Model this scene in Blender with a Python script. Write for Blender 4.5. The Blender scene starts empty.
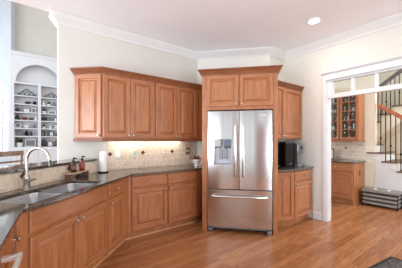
import bpy, bmesh, math, random
from mathutils import Vector, Matrix
random.seed(7)
R = math.radians
SC = bpy.context.scene
COL = SC.collection

# ------------------------------------------------------------------ camera, world, lights, exposure
H = 1.35
cam_d = bpy.data.cameras.new('camera')
cam_d.sensor_width = 36
cam_d.lens = 236 / 402 * 36
cam_d.shift_y = 7.0 / 402
cam_d.clip_start = .02
cam = bpy.data.objects.new('camera', cam_d)
cam.location = (0, 0, H)
cam.rotation_euler = (R(90), 0, 0)
COL.objects.link(cam)
SC.camera = cam

SC.view_settings.view_transform = 'Standard'
SC.view_settings.look = 'None'
SC.view_settings.gamma = 1
SC.view_settings.use_curve_mapping = False
SC.view_settings.exposure = 0.48

world = bpy.data.worlds.new('sky')
SC.world = world
world.use_nodes = True
bg = world.node_tree.nodes['Background']
bg.inputs['Color'].default_value = (.93, .97, 1, 1)
bg.inputs['Strength'].default_value = 1.15


def area(name, loc, target, sx, sy, power, col=(1, 1, 1)):
    l = bpy.data.lights.new(name, 'AREA')
    l.shape = 'RECTANGLE'
    l.size, l.size_y, l.energy, l.color = sx, sy, power, col
    o = bpy.data.objects.new(name, l)
    o.location = loc
    o.rotation_euler = (Vector(target) - Vector(loc)).to_track_quat('-Z', 'Y').to_euler()
    COL.objects.link(o)
    return o


area('ceiling_fill', (-3.2, -1.2, 1.0), (0.2, 3.0, 3.0), 2.6, 1.4, 130, (.82, .90, 1))  # added light aimed upwards to brighten the kitchen ceiling
area('rear_ceiling_fill', (2.6, -2.2, 1.0), (1.2, 2.4, 3.0), 2.0, 1.4, 85, (.86, .92, 1))  # another added light behind the camera, also tilted at the ceiling
area('cabinet_glare_light', (-6.6, -2.4, 1.9), (-1.5, 3.2, 1.7), 2.4, 2.2, 110, (.93, .96, 1))  # added light placed to throw glare on the angled end cabinet
area('hall_fill', (5.6, 3.0, 2.9), (3.9, 4.6, 0.6), 1.2, 1.2, 60, (1, .97, .92))  # added fill that brightens the hall, no visible source
area('worktop_sheen_light', (-9.0, 5.6, 3.6), (-2.0, 3.4, 1.2), 2.6, 3.6, 130, (.88, .94, 1))  # added off-frame light, placed to reflect in the granite worktop

# ------------------------------------------------------------------ plan axes
def dirv(h): return Vector((math.sin(R(h)), math.cos(R(h))))
b = dirv(52.8); n = Vector((b.y, -b.x))          # along the back wall / towards the room
s = dirv(7.8);  m = Vector((s.y, -s.x))          # along the sink run / towards the room
RB, RS, RR, RF = 90 - 52.8, 90 - 7.8, -52.8, -10.5
def P(e, d): return b * e + n * d
def SM(a, c): return s * a + m * c
def v3(p, z=0): return (p.x, p.y, z)

# ------------------------------------------------------------------ materials
def lin(c): return tuple(((x / 255 + .055) / 1.055) ** 2.4 if x > 10 else x / 255 / 12.92 for x in c) + (1,)

def mat(name, col, rough=.5, metal=0, **kw):
    mt = bpy.data.materials.new(name); mt.use_nodes = True
    p = mt.node_tree.nodes['Principled BSDF']
    p.inputs['Base Color'].default_value = lin(col)
    p.inputs['Roughness'].default_value = rough
    p.inputs['Metallic'].default_value = metal
    for k, v in kw.items(): p.inputs[k.replace('_', ' ')].default_value = v
    return mt

def nd(mt, t, **kw):
    x = mt.node_tree.nodes.new(t)
    for k, v in kw.items():
        if k in x.inputs: x.inputs[k].default_value = v
        else: setattr(x, k, v)
    return x
def lk(mt, a, c): mt.node_tree.links.new(a, c)

def coords(mt, scale=(1, 1, 1), rot=(0, 0, 0), jitter=True):
    tc = nd(mt, 'ShaderNodeTexCoord')
    mp = nd(mt, 'ShaderNodeMapping')
    mp.inputs['Scale'].default_value = scale
    mp.inputs['Rotation'].default_value = rot
    src = tc.outputs['Object']
    if jitter:
        oi = nd(mt, 'ShaderNodeObjectInfo')
        ml = nd(mt, 'ShaderNodeMath', operation='MULTIPLY'); ml.inputs[1].default_value = 17.0
        lk(mt, oi.outputs['Random'], ml.inputs[0])
        ad = nd(mt, 'ShaderNodeVectorMath', operation='ADD')
        lk(mt, src, ad.inputs[0]); lk(mt, ml.outputs[0], ad.inputs[1])
        src = ad.outputs[0]
    lk(mt, src, mp.inputs['Vector'])
    return mp.outputs['Vector']

def ramp(mt, fac, stops):
    r = nd(mt, 'ShaderNodeValToRGB')
    el = r.color_ramp.elements
    while len(el) < len(stops): el.new(.5)
    for e_, (p_, c_) in zip(el, stops): e_.position = p_; e_.color = lin(c_)
    lk(mt, fac, r.inputs['Fac'])
    return r.outputs['Color']

def noisy(name, c0, c1, scale, rough=.5, stretch=(1, 1, 1), metal=0, lo=.35, hi=.65, detail=4, bump=0, **kw):
    mt = mat(name, c0, rough, metal, **kw)
    v = coords(mt, stretch)
    nz = nd(mt, 'ShaderNodeTexNoise'); nz.inputs['Scale'].default_value = scale; nz.inputs['Detail'].default_value = detail
    lk(mt, v, nz.inputs['Vector'])
    p = mt.node_tree.nodes['Principled BSDF']
    lk(mt, ramp(mt, nz.outputs['Fac'], [(lo, c0), (hi, c1)]), p.inputs['Base Color'])
    if bump:
        bp = nd(mt, 'ShaderNodeBump'); bp.inputs['Strength'].default_value = bump; bp.inputs['Distance'].default_value = .01
        lk(mt, nz.outputs['Fac'], bp.inputs['Height']); lk(mt, bp.outputs[0], p.inputs['Normal'])
    return mt

WOOD_A, WOOD_B = (149, 90, 52), (179, 117, 73)
woodV = noisy('honey_maple', WOOD_A, WOOD_B, 6, .42, (5, 5, .6), lo=.3, hi=.7, detail=6, Coat_Weight=.4, Coat_Roughness=.16)
woodH = noisy('honey_maple_rail', WOOD_A, WOOD_B, 6, .42, (.6, 5, 5), lo=.3, hi=.7, detail=6, Coat_Weight=.4, Coat_Roughness=.16)
WOOD = [woodV, woodH]
crown_wood = noisy('crown_maple', (122, 72, 46), (144, 90, 60), 6, .4, (.6, 5, 5))
hall_wood = noisy('hall_maple', (150, 92, 55), (178, 116, 74), 6, .38, (5, 5, .6), lo=.3, hi=.7)
hall_woodH = noisy('hall_maple_rail', (150, 92, 55), (178, 116, 74), 6, .38, (.6, 5, 5), lo=.3, hi=.7)
HWOOD = [hall_wood, hall_woodH]
gap = mat('dark_gap', (40, 28, 22), .8)
wall_m = noisy('warm_white_paint', (211, 208, 200), (214, 211, 203), 3, .75)
fam_wall = noisy('greige_paint', (204, 202, 195), (208, 206, 199), 3, .8)
ceil_m = noisy('ceiling_paint', (246, 246, 249), (249, 249, 252), 3, .85)
trim_m = noisy('white_trim_paint', (214, 214, 215), (218, 218, 219), 3, .4)
white = mat('white_gloss', (240, 240, 238), .3)
cream_wall = noisy('cream_paint', (228, 218, 198), (232, 222, 203), 3, .75)
nickel = mat('brushed_nickel', (186, 179, 168), .33, 1)
chrome = mat('satin_chrome', (215, 212, 208), .22, 1)
sink_steel = noisy('sink_steel', (168, 170, 172), (188, 189, 190), 40, .34, (1, 8, 8), 1)
steel = noisy('brushed_stainless', (206, 206, 207), (214, 214, 215), 30, .18, (14, 14, .25), 1)
dark_steel = mat('fridge_side', (70, 70, 72), .5, .4)
blk = mat('black_plastic', (10, 10, 11), .4, Specular_IOR_Level=.2)
grey = mat('grey_plastic', (120, 122, 126), .4)
silver = mat('silver_plastic', (134, 135, 138), .35, .85)
iron = mat('wrought_iron', (28, 25, 24), .5, .5)
rail_wood = noisy('red_oak_rail', (150, 80, 45), (175, 100, 60), 8, .35, (5, 5, .6))
tread_wood = noisy('oak_tread', (88, 58, 42), (116, 78, 56), 8, .4, (1, 5, 5))
stool_wood = noisy('walnut', (112, 84, 66), (140, 108, 86), 8, .4, (.6, 5, 5))
paper = noisy('paper', (238, 238, 236), (246, 246, 244), 30, .9)
ceramic = mat('white_ceramic', (235, 234, 232), .2)
leaf = noisy('leaf', (44, 72, 40), (78, 104, 58), 20, .6)
autumn = noisy('rust_leaf', (110, 52, 34), (146, 80, 50), 30, .6)

def emit(name, col, st):
    mt = bpy.data.materials.new(name); mt.use_nodes = True
    p = mt.node_tree.nodes['Principled BSDF']
    p.inputs['Base Color'].default_value = (*col, 1)
    p.inputs['Emission Color'].default_value = (*col, 1)
    p.inputs['Emission Strength'].default_value = st
    return mt
lamp_white = emit('lamp_lens', (1, .96, .88), 6)
lamp_warm = emit('lamp_diffuser', (1, .86, .66), 5)

def glassy(name, tint=(1, 1, 1), fac=.12):
    mt = bpy.data.materials.new(name); mt.use_nodes = True
    nt = mt.node_tree; nt.nodes.clear()
    out = nd(mt, 'ShaderNodeOutputMaterial'); mx = nd(mt, 'ShaderNodeMixShader')
    tr = nd(mt, 'ShaderNodeBsdfTransparent'); gl = nd(mt, 'ShaderNodeBsdfGlossy')
    tr.inputs['Color'].default_value = (*tint, 1); gl.inputs['Roughness'].default_value = .03
    mx.inputs[0].default_value = fac
    lk(mt, tr.outputs[0], mx.inputs[1]); lk(mt, gl.outputs[0], mx.inputs[2]); lk(mt, mx.outputs[0], out.inputs[0])
    return mt
cornice_m = noisy('cornice_paint', (216, 215, 213), (219, 218, 216), 3, .6)
fam_white = noisy('bookcase_paint', (214, 218, 224), (218, 222, 228), 3, .5)
pane_m = glassy('window_glass', (.96, .98, .98), .06)
tumbler_m = glassy('drinking_glass', (.72, .78, .8), .3)

# granite
granite = mat('brown_granite', (60, 50, 44), .08, Specular_IOR_Level=1.0)
_v = coords(granite, jitter=False)
_n1 = nd(granite, 'ShaderNodeTexNoise'); _n1.inputs['Scale'].default_value = 55; _n1.inputs['Detail'].default_value = 6
_n2 = nd(granite, 'ShaderNodeTexVoronoi'); _n2.inputs['Scale'].default_value = 90
lk(granite, _v, _n1.inputs['Vector']); lk(granite, _v, _n2.inputs['Vector'])
_c1 = ramp(granite, _n1.outputs['Fac'], [(.38, (20, 18, 18)), (.5, (44, 38, 34)), (.62, (98, 84, 72)), (.72, (36, 33, 32))])
_c2 = ramp(granite, _n2.outputs['Distance'], [(.1, (20, 18, 18)), (.4, (150, 130, 112))])
_mx = nd(granite, 'ShaderNodeMix', data_type='RGBA'); _mx.inputs[0].default_value = .18
lk(granite, _c1, _mx.inputs[6]); lk(granite, _c2, _mx.inputs[7])
lk(granite, _mx.outputs[2], granite.node_tree.nodes['Principled BSDF'].inputs['Base Color'])

def brick(name, axes, c1, c2, mortar, w, h, msize, rough, off=.5, grain=None, bump=0.0):
    mt = mat(name, c1, rough)
    tc = nd(mt, 'ShaderNodeTexCoord'); sp = nd(mt, 'ShaderNodeSeparateXYZ'); cb = nd(mt, 'ShaderNodeCombineXYZ')
    lk(mt, tc.outputs['Object'], sp.inputs[0])
    lk(mt, sp.outputs[axes[0]], cb.inputs[0]); lk(mt, sp.outputs[axes[1]], cb.inputs[1])
    bt = nd(mt, 'ShaderNodeTexBrick', offset=off, offset_frequency=2)
    bt.inputs['Scale'].default_value = 1; bt.inputs['Brick Width'].default_value = w; bt.inputs['Row Height'].default_value = h
    bt.inputs['Mortar Size'].default_value = msize; bt.inputs['Mortar Smooth'].default_value = .3; bt.inputs['Bias'].default_value = 0
    bt.inputs['Color1'].default_value = lin(c1); bt.inputs['Color2'].default_value = lin(c2); bt.inputs['Mortar'].default_value = lin(mortar)
    lk(mt, cb.outputs[0], bt.inputs['Vector'])
    p = mt.node_tree.nodes['Principled BSDF']
    colr = bt.outputs['Color']
    if grain:
        mp = nd(mt, 'ShaderNodeMapping'); mp.inputs['Scale'].default_value = grain[0]
        nz = nd(mt, 'ShaderNodeTexNoise'); nz.inputs['Scale'].default_value = grain[1]; nz.inputs['Detail'].default_value = 5
        lk(mt, cb.outputs[0], mp.inputs['Vector']); lk(mt, mp.outputs[0], nz.inputs['Vector'])
        g = ramp(mt, nz.outputs['Fac'], [(.3, grain[2]), (.7, grain[3])])
        mx = nd(mt, 'ShaderNodeMix', data_type='RGBA', blend_type='MULTIPLY'); mx.inputs[0].default_value = 1
        lk(mt, colr, mx.inputs[6]); lk(mt, g, mx.inputs[7]); colr = mx.outputs[2]
    lk(mt, colr, p.inputs['Base Color'])
    if bump:
        bp = nd(mt, 'ShaderNodeBump', invert=True); bp.inputs['Strength'].default_value = bump; bp.inputs['Distance'].default_value = .004
        lk(mt, bt.outputs['Fac'], bp.inputs['Height']); lk(mt, bp.outputs[0], p.inputs['Normal'])
    return mt
floor_m = brick('oak_floorboards', (0, 1), (192, 134, 90), (160, 104, 64), (122, 76, 48), 1.1, .083, .0012, .26, .37,
                grain=((1, 12, 1), 5, (205, 196, 190), (255, 255, 255)))
tile_m = brick('travertine_tile', (0, 2), (238, 222, 204), (226, 208, 188), (242, 236, 228), .152, .095, .004, .5, .5,
               grain=((1, 1, 1), 25, (228, 222, 214), (255, 255, 255)), bump=.3)
hall_tile_m = brick('grey_travertine', (0, 2), (228, 214, 198), (206, 190, 172), (236, 230, 220), .152, .076, .005, .5, .5, bump=.3)
accent = mat('accent_tile', (92, 62, 44), .35, .3)

# ------------------------------------------------------------------ mesh builder
class MB:
    def __init__(self): self.v = []; self.f = []; self.mi = []
    def add(self, vs, fs, mi=0):
        o = len(self.v); self.v += [tuple(x) for x in vs]
        for f_ in fs: self.f.append([o + i for i in f_]); self.mi.append(mi)
        return self
    def box(self, x0, x1, y0, y1, z0, z1, mi=0):
        vs = [(x, y, z) for z in (z0, z1) for y in (y0, y1) for x in (x0, x1)]
        return self.add(vs, [(0, 2, 3, 1), (4, 5, 7, 6), (0, 1, 5, 4), (2, 6, 7, 3), (0, 4, 6, 2), (1, 3, 7, 5)], mi)
    def prism(self, poly, z0, z1, mi=0):
        k = len(poly)
        vs = [(p[0], p[1], z0) for p in poly] + [(p[0], p[1], z1) for p in poly]
        fs = [tuple(range(k))[::-1], tuple(range(k, 2 * k))] + [(i, (i + 1) % k, k + (i + 1) % k, k + i) for i in range(k)]
        return self.add(vs, fs, mi)
    def prismy(self, poly, y0, y1, mi=0):           # polygon in x,z pushed through y
        k = len(poly)
        vs = [(p[0], y0, p[1]) for p in poly] + [(p[0], y1, p[1]) for p in poly]
        fs = [tuple(range(k)), tuple(range(k, 2 * k))[::-1]] + [(i, k + i, k + (i + 1) % k, (i + 1) % k) for i in range(k)]
        return self.add(vs, fs, mi)
    def prismx(self, poly, x0, x1, mi=0):           # polygon in y,z pushed through x
        k = len(poly)
        vs = [(x0, p[0], p[1]) for p in poly] + [(x1, p[0], p[1]) for p in poly]
        fs = [tuple(range(k))[::-1], tuple(range(k, 2 * k))] + [(i, (i + 1) % k, k + (i + 1) % k, k + i) for i in range(k)]
        return self.add(vs, fs, mi)
    def tube(self, pts, r, k=10, mi=0):
        pts = [Vector(p) for p in pts]; rs = r if isinstance(r, (list, tuple)) else [r] * len(pts)
        vs = []; up = None
        for i, p in enumerate(pts):
            t = (pts[min(i + 1, len(pts) - 1)] - pts[max(i - 1, 0)]).normalized()
            if up is None: up = Vector((0, 0, 1)) if abs(t.z) < .9 else Vector((1, 0, 0))
            a = t.cross(up)
            if a.length < 1e-4: a = t.cross(Vector((0, 1, 0)))
            a.normalize(); c = a.cross(t).normalized(); up = c
            for j in range(k):
                w = 2 * math.pi * j / k
                vs.append(p + (a * math.cos(w) + c * math.sin(w)) * rs[i])
        fs = [(i * k + j, i * k + (j + 1) % k, (i + 1) * k + (j + 1) % k, (i + 1) * k + j) for i in range(len(pts) - 1) for j in range(k)]
        fs += [tuple(range(k))[::-1], tuple(range((len(pts) - 1) * k, len(pts) * k))]
        return self.add(vs, fs, mi)
    def lathe(self, prof, c=(0, 0, 0), axis='z', k=16, mi=0):
        vs = []
        for r_, h_ in prof:
            for j in range(k):
                w = 2 * math.pi * j / k; x, y = max(r_, 1e-4) * math.cos(w), max(r_, 1e-4) * math.sin(w)
                q = {'z': (x, y, h_), 'y': (x, -h_, y), 'x': (h_, x, y)}[axis]
                vs.append((q[0] + c[0], q[1] + c[1], q[2] + c[2]))
        L = len(prof)
        fs = [(i * k + j, i * k + (j + 1) % k, (i + 1) * k + (j + 1) % k, (i + 1) * k + j) for i in range(L - 1) for j in range(k)]
        fs += [tuple(range(k))[::-1], tuple(range((L - 1) * k, L * k))]
        return self.add(vs, fs, mi)
    def ball(self, c, r, k=12, sz=1):
        return self.lathe([(r * math.sin(math.pi * i / 8), -r * sz * math.cos(math.pi * i / 8)) for i in range(9)], c, 'z', k)
    def sweep(self, path, prof, mi=0, d0=None, d1=None):
        """path: plan points; prof: (out, z), out to the right-hand side of travel"""
        pts = [Vector(p[:2]) for p in path]; k = len(prof); vs = []
        for i, p in enumerate(pts):
            ta = (pts[i] - pts[i - 1]).normalized() if i else None
            tb = (pts[i + 1] - pts[i]).normalized() if i < len(pts) - 1 else None
            if ta is None: ta = d0 or tb
            if tb is None: tb = d1 or ta
            na, nb = Vector((ta.y, -ta.x)), Vector((tb.y, -tb.x))
            mv = (na + nb); mv = mv / (1 + na.dot(nb))
            for o_, z_ in prof: vs.append((p.x + mv.x * o_, p.y + mv.y * o_, z_))
        fs = [(i * k + j, (i + 1) * k + j, (i + 1) * k + (j + 1) % k, i * k + (j + 1) % k) for i in range(len(pts) - 1) for j in range(k)]
        fs += [tuple(range(k)), tuple(range((len(pts) - 1) * k, len(pts) * k))[::-1]]
        return self.add(vs, fs, mi)
    def build(self, name, mats, parent=None, loc=(0, 0, 0), rot=0, bevel=0, merge=False, subd=0):
        me = bpy.data.meshes.new(name)
        me.from_pydata(self.v, [], self.f)
        for mm in (mats if isinstance(mats, (list, tuple)) else [mats]): me.materials.append(mm)
        for p_, i_ in zip(me.polygons, self.mi): p_.material_index = i_
        bm = bmesh.new(); bm.from_mesh(me)
        if merge: bmesh.ops.remove_doubles(bm, verts=bm.verts, dist=1e-5)
        bmesh.ops.recalc_face_normals(bm, faces=bm.faces)
        bm.to_mesh(me); bm.free()
        me.shade_smooth(); me.set_sharp_from_angle(angle=R(38))
        o = bpy.data.objects.new(name, me); COL.objects.link(o)
        o.location = loc; o.rotation_euler = (0, 0, R(rot))
        if parent: o.parent = parent
        if bevel:
            bv = o.modifiers.new('bevel', 'BEVEL'); bv.width = bevel; bv.segments = 2; bv.limit_method = 'ANGLE'; bv.angle_limit = R(50)
        return o

def plate(xs, zs, holes, y0, y1, bulge=None):
    """solid sheet in x,z with whole cells left out; holes = set of (i,j)"""
    mb = MB(); cells = {(i, j) for i in range(len(xs) - 1) for j in range(len(zs) - 1)} - set(holes)
    def y(x): return y0 + (bulge(x) if bulge else 0)
    for (i, j) in cells:
        a, c, e_, g = xs[i], xs[i + 1], zs[j], zs[j + 1]
        mb.add([(a, y(a), e_), (c, y(c), e_), (c, y(c), g), (a, y(a), g)], [(0, 1, 2, 3)])
        mb.add([(a, y1, e_), (c, y1, e_), (c, y1, g), (a, y1, g)], [(3, 2, 1, 0)])
        for (di, dj, p0, p1) in ((-1, 0, (a, e_), (a, g)), (1, 0, (c, e_), (c, g)), (0, -1, (a, e_), (c, e_)), (0, 1, (a, g), (c, g))):
            if (i + di, j + dj) not in cells:
                mb.add([(p0[0], y(p0[0]), p0[1]), (p1[0], y(p1[0]), p1[1]), (p1[0], y1, p1[1]), (p0[0], y1, p0[1])], [(0, 1, 2, 3)])
    return mb

def tag(o, label=None, cat=None, group=None, kind=None):
    if label: o['label'] = label
    if cat: o['category'] = cat
    if group: o['group'] = group
    if kind: o['kind'] = kind
    return o
def thing(name, label, cat, loc=(0, 0, 0), rot=0, group=None):
    o = bpy.data.objects.new(name, None); COL.objects.link(o)
    o.empty_display_size = .05
    o.location = loc; o.rotation_euler = (0, 0, R(rot))
    return tag(o, label, cat, group)
def struct(o, label=None): return tag(o, label, kind='structure')

def isect(p, u, q, w):
    D = u.x * w.y - u.y * w.x; t = ((q.x - p.x) * w.y - (q.y - p.y) * w.x) / D
    return p + u * t

# ------------------------------------------------------------------ the setting
ZC = 3.05
fdir, gdir = dirv(100.5), dirv(10.5)             # along the fridge front / back into its alcove
L0 = Vector((.097, 3.52))                        # fridge front left corner
def FR(x, y): return L0 + fdir * x + gdir * y
WB, WR, EW = -3.68, -2.68, 4.06                  # back wall, wall behind coffee counter, doorway wall
c1 = isect(P(0, WB), b, FR(0, 1.0), fdir)
c2 = isect(P(0, WR), b, FR(0, 1.0), fdir)
c3 = P(EW, WR)
wl = P(.39, WB)                                   # free left end of the back wall

fl = MB().box(-3.2, 10, -8, 13, -.1, 0)
struct(fl.build('floor', floor_m, rot=RB, loc=(0, 0, 0)))

def wall_strip(name, p, q, t, z0, z1, material, away):
    """straight wall from p to q, its visible face on p-q, thickness t on the 'away' side"""
    aw = Vector(away).normalized() * t
    return struct(MB().prism([p, q, q + aw, p + aw], z0, z1).build(name, material))
wall_strip('wall_back', wl, c1 + b * .0, .14, 0, ZC, wall_m, -n)
wall_strip('wall_alcove', c1, c2, .12, 0, ZC, wall_m, gdir)
wall_strip('wall_coffee_side', c2, c3 + b * .0, .12, 0, ZC, wall_m, -n)

# doorway wall: x local = along n (towards the room), y = b (into the hall)
D0, D1 = -1.88, .55                               # clear opening along n
o = plate([WR - .12, D0, D1, 3.2], [0, 2.43, ZC], {(1, 0)}, 0, .14).build('wall_right', wall_m, loc=v3(b * EW), rot=RR)
struct(o)
# unseen piers and openings, added and toned to streak the fridge's reflections
rx = [-3.4, -2.9, -1.75, -1.35, -.95, -.70, -.25, .15, 1.0, 1.35, 2.6, 3.2]
rw = plate(rx, [0, .08, 2.55, ZC], {(i, 1) for i in range(1, len(rx) - 1, 2)}, 0, .14).build('reflection_piers', mat('taupe_paint', (150, 145, 140), .8), loc=(0, -3.0, 0)); struct(rw)
struct(MB().box(.18, .98, -.05, -.01, .0, 2.1).build('reflection_slab', rail_wood, loc=(0, -2.95, 0)))  # unseen wooden slab added as a dark band for the fridge to reflect
# kitchen ceiling ends over the back wall line; the family room beyond is taller
cl = MB().prism([P(-3.5, WB), wl, c1, c2, c3, P(EW, 4.5), P(-3.5, 4.5)], ZC, ZC + .1).build('ceiling', ceil_m)
struct(cl)
CR = [(0, ZC - .135), (.012, ZC - .135), (.018, ZC - .11), (.03, ZC - .10), (.075, ZC - .045), (.09, ZC - .03), (.1, ZC - .004), (0, ZC - .004)]
k_ = P(.39, WB - .14)
cm = MB().sweep([k_, wl, c1, c2, c3 + n * 0, P(EW, 3.2)], CR).build('trim_cornice', cornice_m)
struct(cm)
BBP = [(0, .001), (.016, .001), (.016, .09), (.008, .12), (0, .125)]
struct(MB().sweep([P(EW, -2.10), P(EW, D0 - .06)], BBP).build('baseboard_right', trim_m))

# transom and door casing
JW = .10
fx = lambda x0, x1, y0, y1, z0, z1: MB().box(x0, x1, y0, y1, z0, z1)
cas = MB().box(D0 - .05, D0, -.022, 0, 0, 2.40).box(D1, D1 + .105, -.022, 0, 0, 2.40)
cas.box(D0 - .05, D1 + .105, -.024, 0, 2.36, 2.45)
cas.prismx([(0, 2.45), (-.03, 2.45), (-.06, 2.475), (-.06, 2.49), (0, 2.49)], D0 - .065, D1 + .13)
cas.box(D0, D0 + .018, 0, .14, 0, 2.40).box(D1 - .018, D1, 0, .14, 0, 2.40)
struct(cas.build('trim_doorway', trim_m, loc=v3(b * EW), rot=RR, bevel=.003))
tx = [D0 + .018]
for k in range(7): tx += [-1.79 + k * .309, -1.79 + k * .309 + .278]
tx = [t for t in tx if t < D1 - .02] + [D1 - .018]
tr = plate(tx, [2.06, 2.128, 2.33, 2.43], {(i, 1) for i in range(1, len(tx) - 1, 2)}, .02, .09)
wt = tr.build('window_transom', trim_m, loc=v3(b * EW), rot=RR, bevel=.004)
struct(wt)
for i in range(1, len(tx) - 2, 2):
    MB().box(tx[i], tx[i + 1], .05, .055, 2.128, 2.33).build('pane', pane_m, wt)

# ------------------------------------------------------------------ cabinet parts
def knob(parent, x, z, y=-.02):
    return MB().lathe([(.006, 0), (.005, .012), (.013, .018), (.016, .026), (.012, .032), (.002, .034)], (x, y, z), 'y', 12).build('knob', nickel, parent)

def ring_door(w, h, rings):
    mb = MB(); rv = []
    for ins, y in rings:
        ins = min(ins, w * .42, h * .42)
        rv.append([(ins, y, ins), (w - ins, y, ins), (w - ins, y, h - ins), (ins, y, h - ins)])
    for a, c in zip(rv, rv[1:]):
        for i in range(4):
            j = (i + 1) % 4
            mb.add([a[i], a[j], c[j], c[i]], [(0, 1, 2, 3)], 1 if i in (0, 2) else 0)
    mb.add(rv[0], [(3, 2, 1, 0)]); mb.add(rv[-1], [(0, 1, 2, 3)])
    return mb
def door(parent, x0, x1, z0, z1, kx=None, kz=None, mats=None, y=0, name='door'):
    w, h = x1 - x0, z1 - z0; fr = min(.058, w * .2, h * .2)
    mb = ring_door(w, h, [(0, 0), (0, -.017), (.005, -.022), (fr - .004, -.022), (fr, -.004), (fr + .012, -.003), (fr + .042, -.019), (fr + .05, -.019)])
    o = mb.build(name, mats or WOOD, parent, (x0, y, z0))
    if kx is not None: knob(o, kx - x0, kz - z0)
    return o
def drawer(parent, x0, x1, z0, z1, knobs=True, mats=None, name='drawer'):
    w, h = x1 - x0, z1 - z0
    o = ring_door(w, h, [(0, 0), (0, -.012), (.008, -.018), (.014, -.02), (.016, -.02)]).build(name, (mats or [WOOD[1], WOOD[1]])[::-1], parent, (x0, 0, z0))
    if knobs: knob(o, w / 2, h / 2)
    return o
ZB, ZT = 1.385, 2.285
RAILP = [(-.018, 1.345), (.012, 1.345), (.02, 1.352), (.02, 1.372), (.01, 1.384), (-.018, 1.384)]
def crown_prof(z): return [(.0005, z - .03), (.008, z - .03), (.012, z - .012), (.022, z), (.045, z + .035), (.06, z + .045), (.06, z + .06), (.0005, z + .06)]

# ------------------------------------------------------------------ wall cabinets on the back wall
DF = -3.365                                       # face frame plane
eC = .868
corner = P(eC, DF)
def upper_pair(e0, e1, label, filler=0):
    t = thing('wall_cabinet', label, 'cabinet', v3(P(e0, DF), 0), RB, 'wall cabinets over the tiled backsplash')
    w = e1 - e0
    MB().box(0, w + filler, 0, DF - WB - .003, ZB, ZT).build('carcass', WOOD, t)
    md = w / 2
    door(t, .012, md - .003, ZB + .012, ZT - .03, md - .035, ZB + .045)
    door(t, md + .003, w - .012, ZB + .012, ZT - .03, md + .035, ZB + .045)
    return t
upper_pair(eC, 1.655, 'two-door maple wall cabinet between the angled end cabinet and the one by the fridge')
upper_pair(1.657, 2.47, 'two-door maple wall cabinet next to the tall fridge surround, over the planter', .13)
# angled end cabinet: local x along the 45 degree face
uF = dirv(97.8); A0 = corner - uF * .40
t = thing('angled_wall_cabinet', 'single-door maple end cabinet set at an angle, pale with glare', 'cabinet', v3(A0), -7.8)
Mi = Matrix.Rotation(R(7.8), 2)
def loc_(p, o, rot): return Matrix.Rotation(R(-rot), 2) @ (p - o)
back_l = isect(A0, -n, P(0, WB + .004), b); back_r = P(eC, WB + .004)
poly = [Vector((0, 0)), Vector((.40, 0)), loc_(back_r, A0, -7.8), loc_(back_l, A0, -7.8)]
MB().prism(poly, ZB, ZT).build('carcass', WOOD, t)
door(t, .012, .392, ZB + .012, ZT - .03, .362, ZB + .045)
cr_path = [back_l, A0, corner, P(2.60, DF)]
tag(MB().sweep(cr_path, crown_prof(ZT)).build('crown_moulding', crown_wood),
    'dark maple crown moulding running along the top of the back wall cabinets', 'moulding')
tag(MB().sweep(cr_path, RAILP).build('light_rail', crown_wood), 'maple light rail running below the back wall cabinets', 'moulding')

# ------------------------------------------------------------------ fridge surround
t = thing('fridge_surround', 'tall maple fridge surround with two-door cabinet and crown above the fridge', 'cabinet', v3(L0), RF)
SY, SX0, SX1, SZ = .045, -.088, 1.012, 2.36
MB().box(SX0, -.006, SY, .80, 0, SZ).build('side_panel', WOOD, t)
MB().box(.948, SX1, SY, .80, 0, SZ).build('side_panel', WOOD, t)
MB().box(-.006, .948, SY, .80, 1.815, SZ).build('carcass', WOOD, t)
o = door(t, -.012, .460, 1.86, 2.325, .428, 1.895, y=SY)
o = door(t, .474, .948, 1.86, 2.325, .508, 1.895, y=SY)
MB().sweep([(SX0, .80), (SX0, SY), (SX1, SY), (SX1, .80)], crown_prof(SZ)).box(SX0, SX1, SY, .80, SZ, SZ + .05).build('crown', crown_wood, t)
MB().box(.948, SX1, SY - .012, SY, 0, .07).build('plinth_block', WOOD, t)

# ------------------------------------------------------------------ fridge
t = thing('refrigerator', 'stainless french-door fridge with dispenser and bottom freezer drawer', 'fridge', v3(L0), RF)
W = .935
MB().box(.012, W - .012, .075, .76, .045, 1.785).build('body', dark_steel, t, bevel=.004)
def bul(a, c): return lambda x: -.012 * (1 - ((x - (a + c) / 2) / ((c - a) / 2)) ** 2)
def cuts(a, c, k, extra=()): return sorted({round(a + (c - a) * i / k, 4) for i in range(k + 1)} | set(extra))
xs = cuts(.004, .4645, 14, (.10, .355)); zs = [.645, 1.0, 1.255, 1.372, 1.79]
xs = [x for x in xs if x in (.10, .355) or min(abs(x - .10), abs(x - .355)) > .008]
hol = {(i, j) for i in range(len(xs) - 1) for j in (1, 2) if .0999 <= xs[i] < .355}
ld = plate(xs, zs, hol, .0, .07, bul(.004, .4645)).build('left_door', steel, t, merge=True, bevel=.003)
xs = cuts(.4705, W - .004, 14)
rd = plate(xs, [.645, 1.79], set(), 0, .07, bul(.4705, W - .004)).build('right_door', steel, t, merge=True, bevel=.003)
xs = cuts(.004, W - .004, 16)
fd = plate(xs, [.085, .632], set(), 0, .07, bul(.004, W - .004)).build('freezer_drawer', steel, t, merge=True, bevel=.003)
def bar_handle(parent, pts, posts, r):
    h = MB().tube(pts, r, 12)
    for p, q in posts: h.tube([p, q], r * .8, 8)
    return h.build('handle', chrome, parent)
for dr, hx in ((ld, .415), (rd, .522)):
    bar_handle(dr, [(hx, -.045, .83), (hx, -.058, .87), (hx, -.064, 1.2), (hx, -.058, 1.54), (hx, -.045, 1.585)],
               [((hx, -.052, .85), (hx, .005, .85)), ((hx, -.052, 1.565), (hx, .005, 1.565))], .016)
bar_handle(fd, [(.07, -.04, .545), (.12, -.06, .545), (W / 2, -.07, .545), (W - .12, -.06, .545), (W - .07, -.04, .545)],
           [((.09, -.045, .545), (.09, .005, .545)), ((W - .09, -.045, .545), (W - .09, .005, .545))], .017)
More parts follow.
